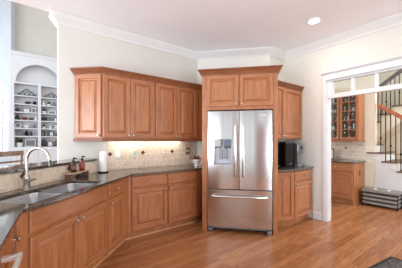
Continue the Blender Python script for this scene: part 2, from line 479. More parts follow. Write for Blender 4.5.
dp = MB().box(.1, .355, .055, .069, 1.0, 1.372)
dp.box(.1, .104, -.012, .055, 1.0, 1.372).box(.351, .355, -.012, .055, 1.0, 1.372).box(.104, .351, -.012, .055, 1.0, 1.008)
dsp = dp.build('dispenser', mat('dispenser_grey', (184, 188, 194), .35, .2), ld)
MB().prismx([(-.016, 1.27), (.055, 1.245), (.055, 1.37), (-.016, 1.37)], .104, .2).build('control_panel', mat('panel_grey', (168, 166, 164), .3, .3), dsp)
MB().prismx([(-.016, 1.27), (.055, 1.245), (.055, 1.37), (-.016, 1.37)], .25, .351).build('control_panel', mat('panel_dark', (104, 112, 126), .2, .3), dsp)
for px in (.175, .25): MB().box(px, px + .045, .025, .05, 1.08, 1.24).build('paddle', silver, dsp, bevel=.004)
MB().box(.125, .32, .0, .055, 1.008, 1.014).build('drip_tray', grey, dsp)
bd = MB().box(.772, .852, -.0155, -.009, 1.712, 1.728)
bad = bd.build('badge', chrome, rd, bevel=.001)
st = MB()
for i in range(7): st.box(.775 + i * .0108, .7835 + i * .0108, -.0165, -.0155, 1.7155, 1.7245)
st.build('lettering', white, bad)
MB().box(.03, W - .03, .05, .3, .045, .08).build('toe_grille', grey, t)
for fx0 in (.01, W - .075): MB().prismx([(.0, 0), (.1, 0), (.1, .06), (.03, .075), (.0, .05)], fx0, fx0 + .065).build('front_foot', silver, t, bevel=.003)
for fx0 in (.03, W - .09): MB().box(fx0, fx0 + .06, .62, .70, 0, .046).build('rear_foot', blk, t)
for hx in (.02, W - .1): MB().box(hx, hx + .08, .03, .14, 1.79, 1.808).build('hinge_cover', dark_steel, t, bevel=.004)

# ------------------------------------------------------------------ base cabinets
shoe_wood = noisy('shoe_maple', (196, 142, 98), (212, 160, 114), 8, .4, (.6, 5, 5))
def base(name, label, p, rot, w, depth, hollow=False, toe=True, group='maple base cabinets under the granite worktop', poly=None):
    t = thing(name, label, 'cabinet', v3(p), rot, group)
    if poly: return t
    if hollow:
        MB().box(0, w, 0, .008, .11, .883).box(0, .018, .008, depth, .11, .883).box(w - .018, w, .008, depth, .11, .883).box(.018, w - .018, .008, depth, .11, .13) \
            .box(.018, w - .018, depth - .012, depth, .13, .883).build('carcass', WOOD, t)
    else: MB().box(0, w, 0, depth, .11, .883).build('carcass', WOOD, t)
    if toe and not poly:
        MB().box(0, w, .07, depth, 0, .11).build('toe_kick', WOOD, t)
        MB().box(0, w, .056, .07, 0, .02).build('shoe_moulding', shoe_wood, t)
    return t
ZD0, ZD1, ZR0, ZR1 = .125, .685, .705, .868
SF, BF = -1.40, -3.12
# sink base
t = base('sink_cabinet', 'maple sink base cabinet with a wide false drawer and two doors', SM(1.36, SF), RS, 2.468 - 1.36, .52, hollow=True)
drawer(t, .09, 1.10, ZR0, ZR1, False, name='false_drawer')
door(t, .09, .592, ZD0, ZD1, .555, ZD1 - .04); door(t, .6, 1.10, ZD0, ZD1, .637, ZD1 - .04)
# narrow
t = base('base_cabinet', 'narrow maple base cabinet with one drawer and door, in the angle after the sink', SM(2.47, SF), RS, .50, .50, poly=True)
wS = isect(SM(0, SF), s, P(0, BF), b).dot(s) - 2.47 - .001
TN = math.tan(R(22.5))
MB().prism([(0, 0), (wS, 0), (wS + .5 * TN, .5), (0, .5)], .11, .883).build('carcass', WOOD, t)
MB().prism([(0, .056), (wS + .056 * TN, .056), (wS + .07 * TN, .07), (0, .07)], 0, .02).build('shoe_moulding', shoe_wood, t)
MB().prism([(0, .07), (wS + .07 * TN, .07), (wS + .5 * TN, .5), (0, .5)], 0, .11).build('toe_kick', WOOD, t)
drawer(t, .012, .36, ZR0, ZR1); door(t, .012, .36, ZD0, ZD1, .045, ZD1 - .04)
# back run
fc = isect(SM(0, SF), s, P(0, BF), b); eS = fc.dot(b) + .001
t = base('base_cabinet', 'maple base cabinet with drawer and door, in the back run, nearer the sink', P(eS, BF), RB, 1.735 - eS, .555, poly=True)
w_ = 1.735 - eS
MB().prism([(0, 0), (w_, 0), (w_, .555), (-.5 * TN, .5)], .11, .883).build('carcass', WOOD, t)
MB().prism([(-.056 * TN, .056), (w_, .056), (w_, .07), (-.07 * TN, .07)], 0, .02).build('shoe_moulding', shoe_wood, t)
MB().prism([(-.07 * TN, .07), (w_, .07), (w_, .555), (-.5 * TN, .5)], 0, .11).build('toe_kick', WOOD, t)
drawer(t, .045, w_ - .008, ZR0, ZR1); door(t, .045, w_ - .008, ZD0, ZD1, w_ - .04, ZD1 - .04)
t = base('base_cabinet', 'maple base cabinet with drawer and door, beside the tall fridge surround', P(1.737, BF), RB, .62, .555)
drawer(t, .008, .545, ZR0, ZR1); door(t, .008, .545, ZD0, ZD1, .045, ZD1 - .04)

# leg coming towards the camera on the left
Ac = Vector((-1.15, 1.517)); w = dirv(149.5); wn = Vector((-w.y, w.x)); wn = wn if wn.x > 0 else -wn
RL = 120.5
fa = isect(SM(0, SF), s, Ac - wn * .055, w)
t = base('base_cabinet', 'narrow maple base cabinet beside the dishwasher, at the bottom left of the photo', fa + w * .345, RL, .335, .5)
drawer(t, .01, .325, .68, ZR1, False); door(t, .01, .325, ZD0, .665)
for c_ in list(t.children):
    if c_.name.startswith('drawer'): knob(c_, .27, .06)
t = thing('dishwasher', 'stainless dishwasher front with a flat bar handle at the lower left corner', 'dishwasher', v3(fa + w * .95), RL)
MB().box(0, .6, .01, .5, .1, .875).build('body', dark_steel, t)
dd = MB().box(.003, .597, -.022, .01, .11, .873).build('door', WOOD, t, bevel=.003)
hb = MB().box(.03, .555, -.102, -.082, .752, .782).box(.04, .07, -.084, -.02, .754, .780).box(.52, .552, -.084, -.02, .754, .780)
hb.build('handle', mat('bright_aluminium', (232, 230, 226), .4, .6), dd, bevel=.004)
MB().box(.0, .6, .06, .5, 0, .1).build('toe_plate', blk, t)

# worktop (with sink cut-out)
def solid_from_faces(polys, z0, z1):
    bm = bmesh.new()
    for pl in polys: bm.faces.new([bm.verts.new((p.x, p.y, z1)) for p in pl])
    bmesh.ops.remove_doubles(bm, verts=bm.verts, dist=1e-4)
    ret = bmesh.ops.extrude_face_region(bm, geom=list(bm.faces))
    bmesh.ops.translate(bm, verts=[g for g in ret['geom'] if isinstance(g, bmesh.types.BMVert)], vec=(0, 0, z0 - z1))
    bmesh.ops.recalc_face_normals(bm, faces=bm.faces)
    mb = MB(); bm.verts.index_update()
    mb.add([v.co[:] for v in bm.verts], [[v.index for v in f.verts] for f in bm.faces]); bm.free()
    return mb
ME, MK, DE = -1.337, -1.94, -3.07
S0, S1, K0, K1 = 1.47, 2.41, -1.81, -1.412
Cc = isect(SM(0, ME), s, P(0, DE), b); Wc = isect(SM(0, MK), s, P(0, WB + .003), b)
Af = isect(SM(0, ME), s, Ac, w)
En = Af + w * .98; Eb = En - wn * .6; Ab = isect(Eb, w, SM(0, MK), s)
polys = [[SM(S1, ME), SM(S1, K1), SM(S1, K0), SM(S1, MK), Wc, P(2.60, WB + .003), P(2.36, DE), Cc],
         [SM(S0, ME), SM(S0, K1), SM(S1, K1), SM(S1, ME)],
         [SM(S0, K0), SM(S0, MK), SM(S1, MK), SM(S1, K0)],
         [Af, En, Eb, Ab, SM(S0, MK), SM(S0, K0), SM(S0, K1), SM(S0, ME)]]
tag(solid_from_faces(polys, .884, .910).build('worktop', granite, bevel=.003), 'polished brown granite worktop bending around the sink to the fridge', 'worktop')

# half wall with tiled splash and raised bar
HS0, HS1 = .9, 3.13
hw = MB().box(0, HS1 - HS0, 0, .14, 0, 1.066).build('wall_bar', wall_m, loc=v3(SM(HS0, -1.955)), rot=RS)
struct(hw)
sp = MB().box(0, HS1 - HS0, 0, .011, .911, 1.066).build('trim_bar_splash', tile_m, loc=v3(SM(HS0, -1.942)), rot=RS)
struct(sp)
for a_ in (1.957, 2.58):
    o = MB().prismy([(0, -.04), (.04, 0), (0, .04), (-.04, 0)], -.003, 0).build('accent_tile', accent, sp, (a_ - HS0, 0, 1.025))
tag(MB().box(0, HS1 - HS0 + .01, -.005, .33, 1.068, 1.10).build('bar_ledge', granite, loc=v3(SM(HS0, -1.925)), rot=RS, bevel=.006),
    'raised granite bar ledge on the half wall behind the sink', 'counter')

# back splash on the back wall
ex0 = 1.03
bsp = MB().box(0, 2.54 - ex0, 0, .010, .911, 1.384).build('trim_back_splash', tile_m, loc=v3(P(ex0, WB + .0105)), rot=RB)
struct(bsp)
def eat(px, d):
    r = Vector(((px - 201) / 236, 1)); return (r * (d / r.dot(n))).dot(b)
for px, z in ((109.8, 1.15), (142.6, 1.162), (171.8, 1.167)):
    MB().prismy([(0, -.038), (.038, 0), (0, .038), (-.038, 0)], -.003, 0).build('accent_tile', accent, bsp, (eat(px, WB) - ex0, 0, z))
def outlet(px, z, w_, h_, label, pm, kind):
    t = thing('wall_outlet', label, 'outlet', v3(P(eat(px, WB + .011), WB + .011), z), RB, 'outlets on the back splash')
    pl = MB().box(-w_ / 2, w_ / 2, -.006, 0, -h_ / 2, h_ / 2).build('cover_plate', pm, t, bevel=.002)
    if kind == 'socket':
        for dz in (-.028, .028): MB().box(-.017, .017, -.009, -.006, dz - .016, dz + .016).build('socket', white, t, bevel=.002)
    elif kind == 'night':
        MB().box(-.028, .028, -.04, -.006, -.03, .04).build('night_light', mat('pale_green', (178, 208, 176), .4), t, bevel=.006)
    else:
        for dx in (-.022, .022): MB().box(dx - .009, dx + .009, -.012, -.006, -.02, .02).build('toggle', white, t, bevel=.002)
beige_p = mat('almond_plastic', (222, 208, 186), .4)
outlet(117.5, 1.15, .085, .12, 'white wall outlet nearest the paper towel roll', white, 'socket')
outlet(134, 1.16, .075, .12, 'wall outlet with a pale green night light plugged in', white, 'night')
outlet(163, 1.18, .08, .115, 'almond wall outlet blending with the beige tiles', beige_p, 'socket')
outlet(187.5, 1.17, .10, .125, 'metal plate with white switches near the planter', nickel, 'switch')
# under-cabinet lights
for e0, e1, lb in ((1.06, 1.62, 'under-cabinet light bar above the white outlet, glowing warm'), (1.68, 2.3, 'under-cabinet light bar above the almond outlet, glowing warm')):
    t = thing('cabinet_light', lb, 'light', v3(P(e0, -3.60), ZB - .001), RB, 'under-cabinet lights')
    MB().box(0, e1 - e0, -.03, .03, -.016, 0).build('housing', white, t)
    MB().box(.01, e1 - e0 - .01, -.022, .022, -.02, -.016).build('diffuser', lamp_warm, t)
    l = bpy.data.lights.new('lamp', 'AREA'); l.shape = 'RECTANGLE'; l.size = e1 - e0; l.size_y = .05; l.energy = .75; l.color = (1, .90, .74)
    lo = bpy.data.objects.new('lamp', l); COL.objects.link(lo); lo.parent = t; lo.location = ((e1 - e0) / 2, 0, -.024)

# ------------------------------------------------------------------ right-hand coffee counter
RX = SX1 + .006
def panel_e(d):                                    # where the line of the surround's right side meets depth d
    return isect(FR(RX, 0), gdir, P(0, d), b).dot(b)
UD, UE0, UE1 = -2.32, panel_e(-2.32) + .01, EW - .006
t = thing('wall_cabinet', 'two-door maple wall cabinet right of the fridge, above the coffee machine', 'cabinet', v3(P(UE0, UD)), RB, 'wall cabinets over the coffee counter')
w_ = UE1 - UE0; dpt = UD - WR - .003
poly = [(0, 0), (w_, 0), (w_, dpt), (panel_e(WR) + .01 - UE0, dpt)]
MB().prism(poly, ZB - .005, ZT - .02).build('carcass', WOOD, t)
sm_ = eat(283, UD) - UE0
door(t, .03, sm_ - .003, ZB + .012, ZT - .045, sm_ - .035, ZB + .045); door(t, sm_ + .003, w_ - .012, ZB + .012, ZT - .045, sm_ + .035, ZB + .045)
MB().sweep([(0, 0), (w_, 0)], crown_prof(ZT - .02)).prism(poly, ZT - .02, ZT + .03).build('crown', crown_wood, t)
# two base units with a bowed front
q0, q1, q2 = Vector((panel_e(-2.19) + .008, -2.19)), Vector((3.394, -2.065)), Vector((EW - .006, -2.12))
def eP(q): return P(q.x, q.y)
def runit(a, c, label):
    A, C = eP(a), eP(c); u = (C - A).normalized(); rot = math.degrees(math.atan2(u.y, u.x))
    t = thing('base_cabinet', label, 'cabinet', v3(A), rot, 'base cabinets under the coffee counter')
    return t, A, rot, (C - A).length
bl = P(panel_e(WR) + .01, WR + .003); bm_ = P(3.69, WR + .003); br = P(EW - .006, WR + .003)
for a, c, pl, lab in ((q0, q1, (bm_ - b * .004, bl), 'single-door maple base cabinet touching the fridge surround, below the coffee machine'),
                      (q1, q2, (br, bm_), 'maple base cabinet with drawer and door against the white doorway wall')):
    t, A, rot, L = runit(a, c, lab)
    pts = [Vector((.001, 0)), Vector((L - .003, 0)), loc_(pl[0], A, rot), loc_(pl[1], A, rot)]
    MB().prism(pts, .11, .883).build('carcass', WOOD, t)
    tp = [Vector((.02 if a is q0 else .05, .07)), Vector((L - .003, .07)), pts[2], pts[3]]
    MB().prism(tp, 0, .11).build('toe_kick', WOOD, t)
    if a is q0: door(t, .012, L - .008, ZD0, ZR1)
    else:
        drawer(t, .012, L - .03, ZR0, ZR1); door(t, .012, L - .03, ZD0, ZD1, .05, ZD1 - .03)
edge = [Vector((panel_e(-2.16) + .004, -2.16)), Vector((3.23, -2.065)), Vector((3.36, -2.03)), Vector((3.5, -2.02)), Vector((3.73, -2.035)), Vector((EW - .003, -2.085))]
poly = [eP(q) for q in edge] + [br + b * .003, bl]
tag(solid_from_faces([poly], .884, .910).build('worktop', granite, bevel=.003), 'bow-fronted brown granite worktop right of the fridge under the coffee machine', 'worktop')

# coffee machine: local frame along the counter
def ray(px, py, z):                               # plan point seen at a pixel, lying at height z
    y = (H - z) * 236 / (py - 141); return Vector(((px - 201) / 236 * y, y))
t = thing('coffee_machine', 'black coffee machine with silver brewing head on the right-hand worktop', 'coffee machine', v3(P(3.46, -2.25), .9105), RB)
MB().prism([(.0, .0), (.27, 0), (.27, .27), (.14, .27), (.02, .09)], .02, .395).build('body', blk, t, bevel=.01)
MB().prism([(.005, .005), (.26, .005), (.26, .26), (.14, .26), (.03, .09)], .395, .425).build('bean_lid', mat('smoke_plastic', (50, 50, 52), .2), t, bevel=.006)
rb = MB()
for i in range(5): rb.box(.05 + i * .035, .058 + i * .035, -.004, 0, .09, .37)
rb.build('cooling_ribs', mat('dark_rib', (34, 32, 33), .4), t)
bh = MB().box(.275, .44, -.05, .25, .215, .40).build('brew_head', silver, t, bevel=.012)
MB().lathe([(.022, 0), (.022, .012), (.017, .016)], (.385, -.05, .325), 'y', 16).build('dial', blk, bh)
for bx in (.30, .33): MB().box(bx, bx + .018, -.053, -.05, .29, .36).build('button', grey, bh)
MB().box(.285, .43, .06, .24, .04, .215).build('water_column', mat('dark_grey', (62, 62, 65), .3, .4), t)
MB().box(.275, .30, -.05, .06, .04, .215).build('front_pillar', silver, t, bevel=.004)
MB().lathe([(.014, 0), (.018, .03), (.018, .05)], (.36, .02, .165), 'z', 12).build('spout', blk, t)
MB().box(.265, .445, -.07, .25, .0, .04).build('drip_tray', grey, t, bevel=.006)
MB().box(.0, .265, .0, .1, .0, .02).build('base', blk, t)
MB().box(.09, .17, -.004, -.001, .045, .062).build('badge', silver, t)

# ------------------------------------------------------------------ sink and tap
t = thing('kitchen_sink', 'stainless double-bowl sink set under the granite worktop', 'sink', v3(SM((S0 + S1) / 2, (K0 + K1) / 2), .8835), RS)
hx, hy = (S1 - S0) / 2, (K1 - K0) / 2
def rrect(x0, x1, y0, y1, r, k=5):
    pts = []
    for cx, cy, a0 in ((x1 - r, y0 + r, -90), (x1 - r, y1 - r, 0), (x0 + r, y1 - r, 90), (x0 + r, y0 + r, 180)):
        for i in range(k + 1): a = R(a0 + 90 * i / k); pts.append((cx + r * math.cos(a), cy + r * math.sin(a)))
    return pts
for x0, x1 in ((-hx + .012, -.022), (.022, hx - .012)):
    loops = []
    for ins, z, r in ((-.012, 0, .02), (0, -.001, .05), (.004, -.012, .05), (.012, -.17, .05), (.022, -.19, .045), (.05, -.197, .04)):
        loops.append([(p[0], p[1], z) for p in rrect(x0 + ins, x1 - ins, -hy + .012 + ins, hy - .012 - ins, r)])
    mb = MB(); kk = len(loops[0])
    for a, c in zip(loops, loops[1:]): mb.add(a + c, [(i, (i + 1) % kk, kk + (i + 1) % kk, kk + i) for i in range(kk)])
    mb.add(loops[-1], [tuple(range(kk))])
    o = mb.build('bowl', sink_steel, t, merge=True)
    sd = o.modifiers.new('wall', 'SOLIDIFY'); sd.thickness = .0015; sd.offset = 0
    MB().lathe([(.045, 0), (.045, .003), (.03, .004), (.028, .001), (.002, .001)], ((x0 + x1) / 2, .03, -.1965), 'z', 16).build('drain', nickel, o)

fp = SM(1.915, -1.865)
t = thing('kitchen_tap', 'satin nickel gooseneck tap with side lever at the sink', 'tap', v3(fp, .9105), RF + 2.7)
MB().lathe([(.034, 0), (.034, .008), (.027, .014), (.027, .09), (.031, .1), (.026, .118), (.018, .13), (.015, .14)], k=18).build('tap_body', nickel, t)
arc = [(0, 0, .12), (0, 0, .20), (0, 0, .265)] + [(.115 - .115 * math.cos(R(a)), 0, .265 + .112 * math.sin(R(a))) for a in range(10, 171, 16)] + [(.23, 0, .26)]
MB().tube(arc, .0125, 12).build('gooseneck', nickel, t)
MB().tube([(.23, 0, .265), (.234, 0, .25), (.238, 0, .215)], [.014, .0155, .017], 12).build('spray_head', mat('dark_nickel', (90, 86, 82), .3, .9), t)
MB().tube([(.02, -.0, .075), (.05, -.01, .082), (.125, -.03, .108)], [.013, .009, .007], 10).build('lever', nickel, t)

# soap bottles on a riser
rp = SM(2.62, -1.862)
t = thing('wooden_riser', 'small wooden riser shelf behind the sink carrying two soap bottles', 'shelf', v3(rp, .9105), RS)
MB().box(-.2, .2, -.045, .05, .060, .070).build('shelf_board', noisy('riser_wood', (190, 158, 124), (214, 184, 150), 8, .5, (.6, 5, 5)), t, bevel=.003)
for x0 in (-.16, .145): MB().box(x0, x0 + .015, -.045, .045, 0, .058).build('leg', stool_wood, t)
tag(MB().box(-.035, .05, -.03, .03, 0, .032).build('reflection_block', mat('dark_reflection', (66, 50, 58), .9), loc=v3(rp + s * .04, .9105), rot=RS, bevel=.008), 'dark block standing in for the bottle reflections under the wooden riser', 'reflection_block')  # dark block drawn for the bottles' reflections in the granite
amber = mat('amber_bottle', (66, 30, 22), .12, Coat_Weight=.5)
ruby = mat('red_amber_bottle', (124, 40, 30), .12, Coat_Weight=.5)
for da, mt_, lab, lb2, hh in ((-.075, amber, 'dark amber soap pump bottle on the riser, nearer the tap', (118, 88, 78), .118), (.085, ruby, 'reddish amber soap pump bottle on the riser, farther from the tap', (150, 70, 56), .128)):
    t = thing('soap_bottle', lab, 'bottle', v3(rp + s * da, .985), RS, 'soap bottles behind the sink')
    MB().lathe([(.028, 0), (.031, .004), (.031, hh * .72), (.026, hh * .86), (.014, hh * .95), (.013, hh)], k=16).build('bottle', mt_, t)
    MB().lathe([(.0316, .03), (.0318, .032), (.0318, .072), (.0316, .074)], k=16).build('paper_label', mat('bottle_label', lb2, .6), t)
    MB().lathe([(.015, hh - .002), (.015, hh + .018), (.006, hh + .022), (.006, hh + .04)], k=12).tube([(-.008, 0, hh + .042), (.012, -.015, hh + .044), (.02, -.028, hh + .036)], [.009, .007, .005], 8).build('pump', blk, t)

# paper towel
pt = Vector(((103.2 - 201) / 236, 1)) * 3.30
t = thing('paper_towel_holder', 'white paper towel roll upright on a holder by the back wall', 'paper towel', v3(pt, .9105), RB)
MB().lathe([(.072, 0), (.072, .01), (.066, .014), (.002, .014)], k=24).build('base', blk, t)
MB().lathe([(.006, .014), (.006, .296), (.011, .298), (.011, .306), (.002, .31)], k=10).build('post', nickel, t)
MB().lathe([(.02, .016), (.046, .016), (.048, .02), (.048, .29), (.046, .294), (.02, .294)], k=24).build('roll', paper, t)

# planter
pp = P(eat(196.6, -3.33), -3.33)
t = thing('planter', 'white footed bowl with rust leaves beside the fridge surround', 'plant', v3(pp, .9105), RB)
MB().lathe([(.03, 0), (.034, .006), (.02, .02), (.022, .03), (.048, .06), (.058, .1), (.06, .112), (.054, .112), (.05, .09), (.002, .085)], k=20).build('bowl', ceramic, t)
t.scale = (1.25, 1.25, 1.1)
h = MB().tube([(.05, 0, .095), (.08, 0, .1), (.085, 0, .075), (.045, 0, .055)], .005, 8)
h.build('handle', ceramic, t)
MB().tube([(-.05, 0, .095), (-.08, 0, .1), (-.085, 0, .075), (-.045, 0, .055)], .005, 8).build('handle', ceramic, t)
lf = MB()
for i in range(34):
    a = random.uniform(0, 6.28); el = random.uniform(.3, 1.5); L = random.uniform(.05, .1)
    c = Vector((math.cos(a) * random.uniform(0, .03), math.sin(a) * random.uniform(0, .03), .095))
    dv = Vector((math.cos(a) * math.cos(el), math.sin(a) * math.cos(el), math.sin(el))); sd = dv.cross(Vector((0, 0, 1))).normalized() * .014
    up = sd.cross(dv).normalized() * .004
    lf.add([c, c + dv * L * .5 + sd + up, c + dv * L, c + dv * L * .5 - sd + up, c + dv * L * .5 - up], [(0, 1, 4), (1, 2, 4), (2, 3, 4), (3, 0, 4), (0, 3, 1), (1, 3, 2)])
lf.build('foliage', autumn, t)

# ------------------------------------------------------------------ ceiling light, mat
lp = Vector(((314 - 201) / 236, 1)) * 3.34
t = thing('ceiling_light', 'round recessed ceiling light, lit, in the kitchen ceiling', 'light', v3(lp, ZC), 0)
MB().lathe([(.098, 0), (.098, -.006), (.075, -.01), (.07, -.003), (.07, 0)], k=28).build('trim_ring', white, t)
MB().lathe([(.07, -.002), (.07, -.006), (.002, -.006)], k=28).build('lens', lamp_white, t)
l = bpy.data.lights.new('bulb', 'AREA'); l.shape = 'DISK'; l.size = .14; l.energy = 7; l.color = (1, .9, .76)
lo = bpy.data.objects.new('bulb', l); COL.objects.link(lo); lo.parent = t; lo.location = (0, 0, -.012)

mat_m = noisy('charcoal_weave', (44, 42, 42), (104, 100, 98), 60, .95, lo=.4, hi=.6, detail=2, bump=.4)
mo = thing('floor_mat', 'dark grey patterned floor mat on the boards at lower right', 'mat', v3(P(3.42, -.85)), RB - 8)
MB().box(-1.0, 0, -1.4, 0, .001, .009).build('pile', mat_m, mo, bevel=.003)
MB().box(-1.0, -.03, -.03, 0, .0085, .0105).box(-.03, 0, -1.4, 0, .0085, .0105).build('border', mat('mat_border', (36, 34, 34), .9), mo)

# ------------------------------------------------------------------ hall beyond the doorway
EH = 6.1
wall_strip('wall_hall_far', P(EH, -4.2), P(EH, -1.79), .10, 0, 5.0, cream_wall, b)
wall_strip('wall_hall_left', P(EW + .14, -4.2), P(EH, -4.2), .12, 0, 5.0, cream_wall, -n)
wall_strip('wall_stairwell', P(8.3, -4.6), P(8.3, 2.5), .12, 0, 6.0, cream_wall, b)
wall_strip('wall_stairwell_end', P(EH + .1, -3.6), P(8.3, -3.6), .12, 0, 6.0, cream_wall, -n)
# hall base cabinet: x along n, y into the wall
CE, CD = 5.50, -1.99
t = thing('base_cabinet', 'maple base cabinet with drawer and door in the hall beyond the doorway', 'cabinet', v3(P(CE, CD - 1.0)), RR)
MB().box(0, 1.0, 0, .595, .11, .883).box(.975, 1.0, 0, .595, 0, .11).build('carcass', HWOOD, t)
MB().box(0, .975, .07, .595, 0, .11).build('toe_kick', hall_wood, t)
for x0, x1, kx in ((.02, .30, .26), (.33, .985, .38)):
    drawer(t, x0, x1, ZR0, ZR1, mats=HWOOD); door(t, x0, x1, ZD0, ZD1, kx, ZD1 - .03, mats=HWOOD)
MB().box(1.0, 1.006, .28, .36, .60, .72).build('outlet_cover', mat('brown_plate', (120, 76, 48), .4), t)
tag(MB().box(0, 1.03, -.03, .595, .884, .910).build('worktop', granite, loc=v3(P(CE, CD - 1.0)), rot=RR, bevel=.003), 'dark granite worktop on the hall cabinet beyond the doorway', 'worktop')
hs = MB().box(0, 1.02, 0, .009, .915, 1.372).build('trim_hall_splash', hall_tile_m, loc=v3(P(EH - .0095, CD - 1.0)), rot=RR); struct(hs)
MB().prismy([(0, -.03), (.03, 0), (0, .03), (-.03, 0)], -.003, 0).build('accent_tile', accent, hs, (.62, 0, 1.19))
# hutch with glass doors
HE = 5.77
t = thing('glass_cabinet', 'maple wall cabinet with glazed doors full of glasses in the hall', 'cabinet', v3(P(HE, CD - 1.0)), RR)
hd = EH - HE - .012
MB().box(.25, 1.0, .25 + .06, hd, 1.375, 2.45).box(.25, .27, 0, .31, 1.375, 2.45).box(.98, 1.0, 0, .31, 1.375, 2.45).box(.27, .98, 0, .31, 1.375, 1.395).box(.27, .98, 0, .31, 2.43, 2.45) \
    .box(.60, .635, 0, .31, 1.395, 2.43).build('carcass', HWOOD, t)
shelf_z = [1.61, 1.815, 2.02, 2.225]
for z in shelf_z: MB().box(.27, .60, .02, .31, z - .016, z).box(.635, .98, .02, .31, z - .016, z).build('shelf', hall_wood, t)
for x0, x1, cols in ((.28, .61, 1), (.625, .995, 2)):
    xs = [x0, x0 + .05]
    cw = (x1 - x0 - .1 - .016 * (cols - 1)) / cols
    for k in range(cols): xs += [x0 + .05 + k * (cw + .016) + cw, x0 + .05 + k * (cw + .016) + cw + .016]
    xs = xs[:-1] + [x1]
    zz = [1.38, 1.44]; 
    for z in shelf_z: zz += [z - .014, z + .002]
    zz += [2.39, 2.445]
    hol = {(i, j) for i in range(1, len(xs) - 1, 2) for j in range(1, len(zz) - 1, 2)}
    dr = plate(xs, zz, hol, -.02, -.001).build('glazed_door', HWOOD, t)
    MB().box(x0 + .045, x1 - .045, -.012, -.009, 1.435, 2.395).build('pane', pane_m, dr)
    knob(dr, x0 + .03 if cols == 2 else x1 - .03, 1.42)
MB().sweep([(.25, 0), (1.0, 0), (1.0, hd)], [(0, 1.34), (.02, 1.34), (.025, 1.36), (.012, 1.375), (0, 1.375)]).build('light_rail', hall_wood, t)
gl_i = 0
ordn = ['lowest', 'second', 'third', 'fourth', 'top']
for zi, z in enumerate([1.395] + shelf_z):
    for k, x in enumerate((.36, .45, .54, .68, .755, .85, .925)):
        if random.random() < .12: continue
        y = random.choice((.1, .16)); hgt = random.uniform(.09, .14)
        where = 'behind the narrow left pane' if x < .6 else ['in the left half of the wide glazed door', 'in the right half of the wide glazed door'][x > .8]
        kind = random.choice(('tumbler', 'goblet', 'mug'))
        lab = {'tumbler': 'clear tumbler', 'goblet': 'stemmed wine glass', 'mug': 'white cup'}[kind] + ' on the %s shelf %s' % (ordn[zi], where)
        p = P(HE, CD - 1.0) + n * x + b * y
        prof = {'tumbler': [(.025, 0), (.028, .003), (.034, hgt), (.032, hgt), (.025, .008), (.002, .006)],
                'goblet': [(.03, 0), (.03, .004), (.005, .008), (.005, .05), (.03, .08), (.032, hgt + .02), (.029, hgt + .02), (.002, .07)],
                'mug': [(.03, 0), (.034, .004), (.036, .08), (.033, .08), (.028, .01), (.002, .008)]}[kind]
        tag(MB().lathe(prof, k=12).build({'tumbler': 'tumbler', 'goblet': 'wine_glass', 'mug': 'cup'}[kind], ceramic if kind == 'mug' else tumbler_m, loc=v3(p, z + .0005)),
            lab, 'cup' if kind == 'mug' else 'glass', 'glassware in the hall cabinet')
# small framed picture on the hall worktop
t = thing('picture_frame', 'small brown framed picture standing on the hall worktop', 'picture', v3(P(5.93, -2.66), .9105), RR)
MB().box(-.09, .09, 0, .015, 0, .26).build('frame', stool_wood, t, bevel=.004)
MB().box(-.065, .065, -.002, 0, .025, .235).build('picture', paper, t)
MB().box(-.01, .01, .015, .06, 0, .12).build('stand', stool_wood, t)

# staircase: x along n, y = b
t = thing('staircase', 'white staircase with wooden treads and black iron balusters in the hall', 'stairs', v3(P(EH - .02, 0)), RR)
rise, run = .1842, .253
def nose(k): return -1.653 - (k - 6) * run         # x of the nosing of lower tread k
wd = .95
XW = -1.785                                       # the hall wall hides everything further up behind it
poly = [(nose(1) - .02, 0)]
for k in range(1, 6): poly += [(nose(k) - .02, k * rise - .03), (nose(k + 1) - .02, k * rise - .03)]
poly += [(nose(6) - .02, 6 * rise - .03), (XW, 6 * rise - .03), (XW, 0)]
MB().prismy(poly, 0, wd).build('stringer_wall', trim_m, t)
for k in range(1, 6): MB().box(nose(k + 1) - .02, nose(k), -.03, wd, k * rise - .03, k * rise).build('tread', tread_wood, t, bevel=.004)
MB().box(-1.93, nose(6), -.03, .018, 6 * rise - .03, 6 * rise).box(XW, nose(6), .018, wd, 6 * rise - .03, 6 * rise).build('tread', tread_wood, t)
for k in (7, 8): MB().box(nose(k + 1) - .02, nose(k), .13, wd, k * rise - .03, k * rise).build('tread', tread_wood, t)
MB().prismy([(-3.5, 8 * rise - .03), (nose(8) - .02, 8 * rise - .03), (nose(8) - .02, 7 * rise - .03), (nose(7) - .02, 7 * rise - .03), (nose(7) - .02, .9), (-3.5, .9)], .13, wd).build('stringer_wall', trim_m, t)
MB().box(-3.55, nose(9), .13, 2.05, 8 * rise - .03, 8 * rise).build('landing', tread_wood, t)
sk = MB().prismy([(-1.98, 1.05), (-1.98, 1.085), (nose(1) - .03, .20), (nose(1) - .03, .165)], -.012, 0).build('skirt_moulding', mat('grey_white', (214, 212, 208), .5), t)  # slightly grey moulding line along the stair side
# upper flight
def n2(k): return -2.52 + (k - 9) * run
poly = [(n2(9) + .02, 8 * rise)]
for k in range(9, 18): poly += [(n2(k) + .02, k * rise - .03), (n2(k + 1) + .02, k * rise - .03)]
poly += [(n2(18) + .02, 17 * rise - .3), (n2(9) + .3, 8 * rise - .15)]
MB().prismy(poly, 1.08, 2.05).build('stringer_wall', cream_wall, t)
for k in range(9, 18): MB().box(n2(k) - .0, n2(k + 1) + .02, 1.05, 2.05, k * rise - .03, k * rise).build('tread', tread_wood, t)
sl = rise / run
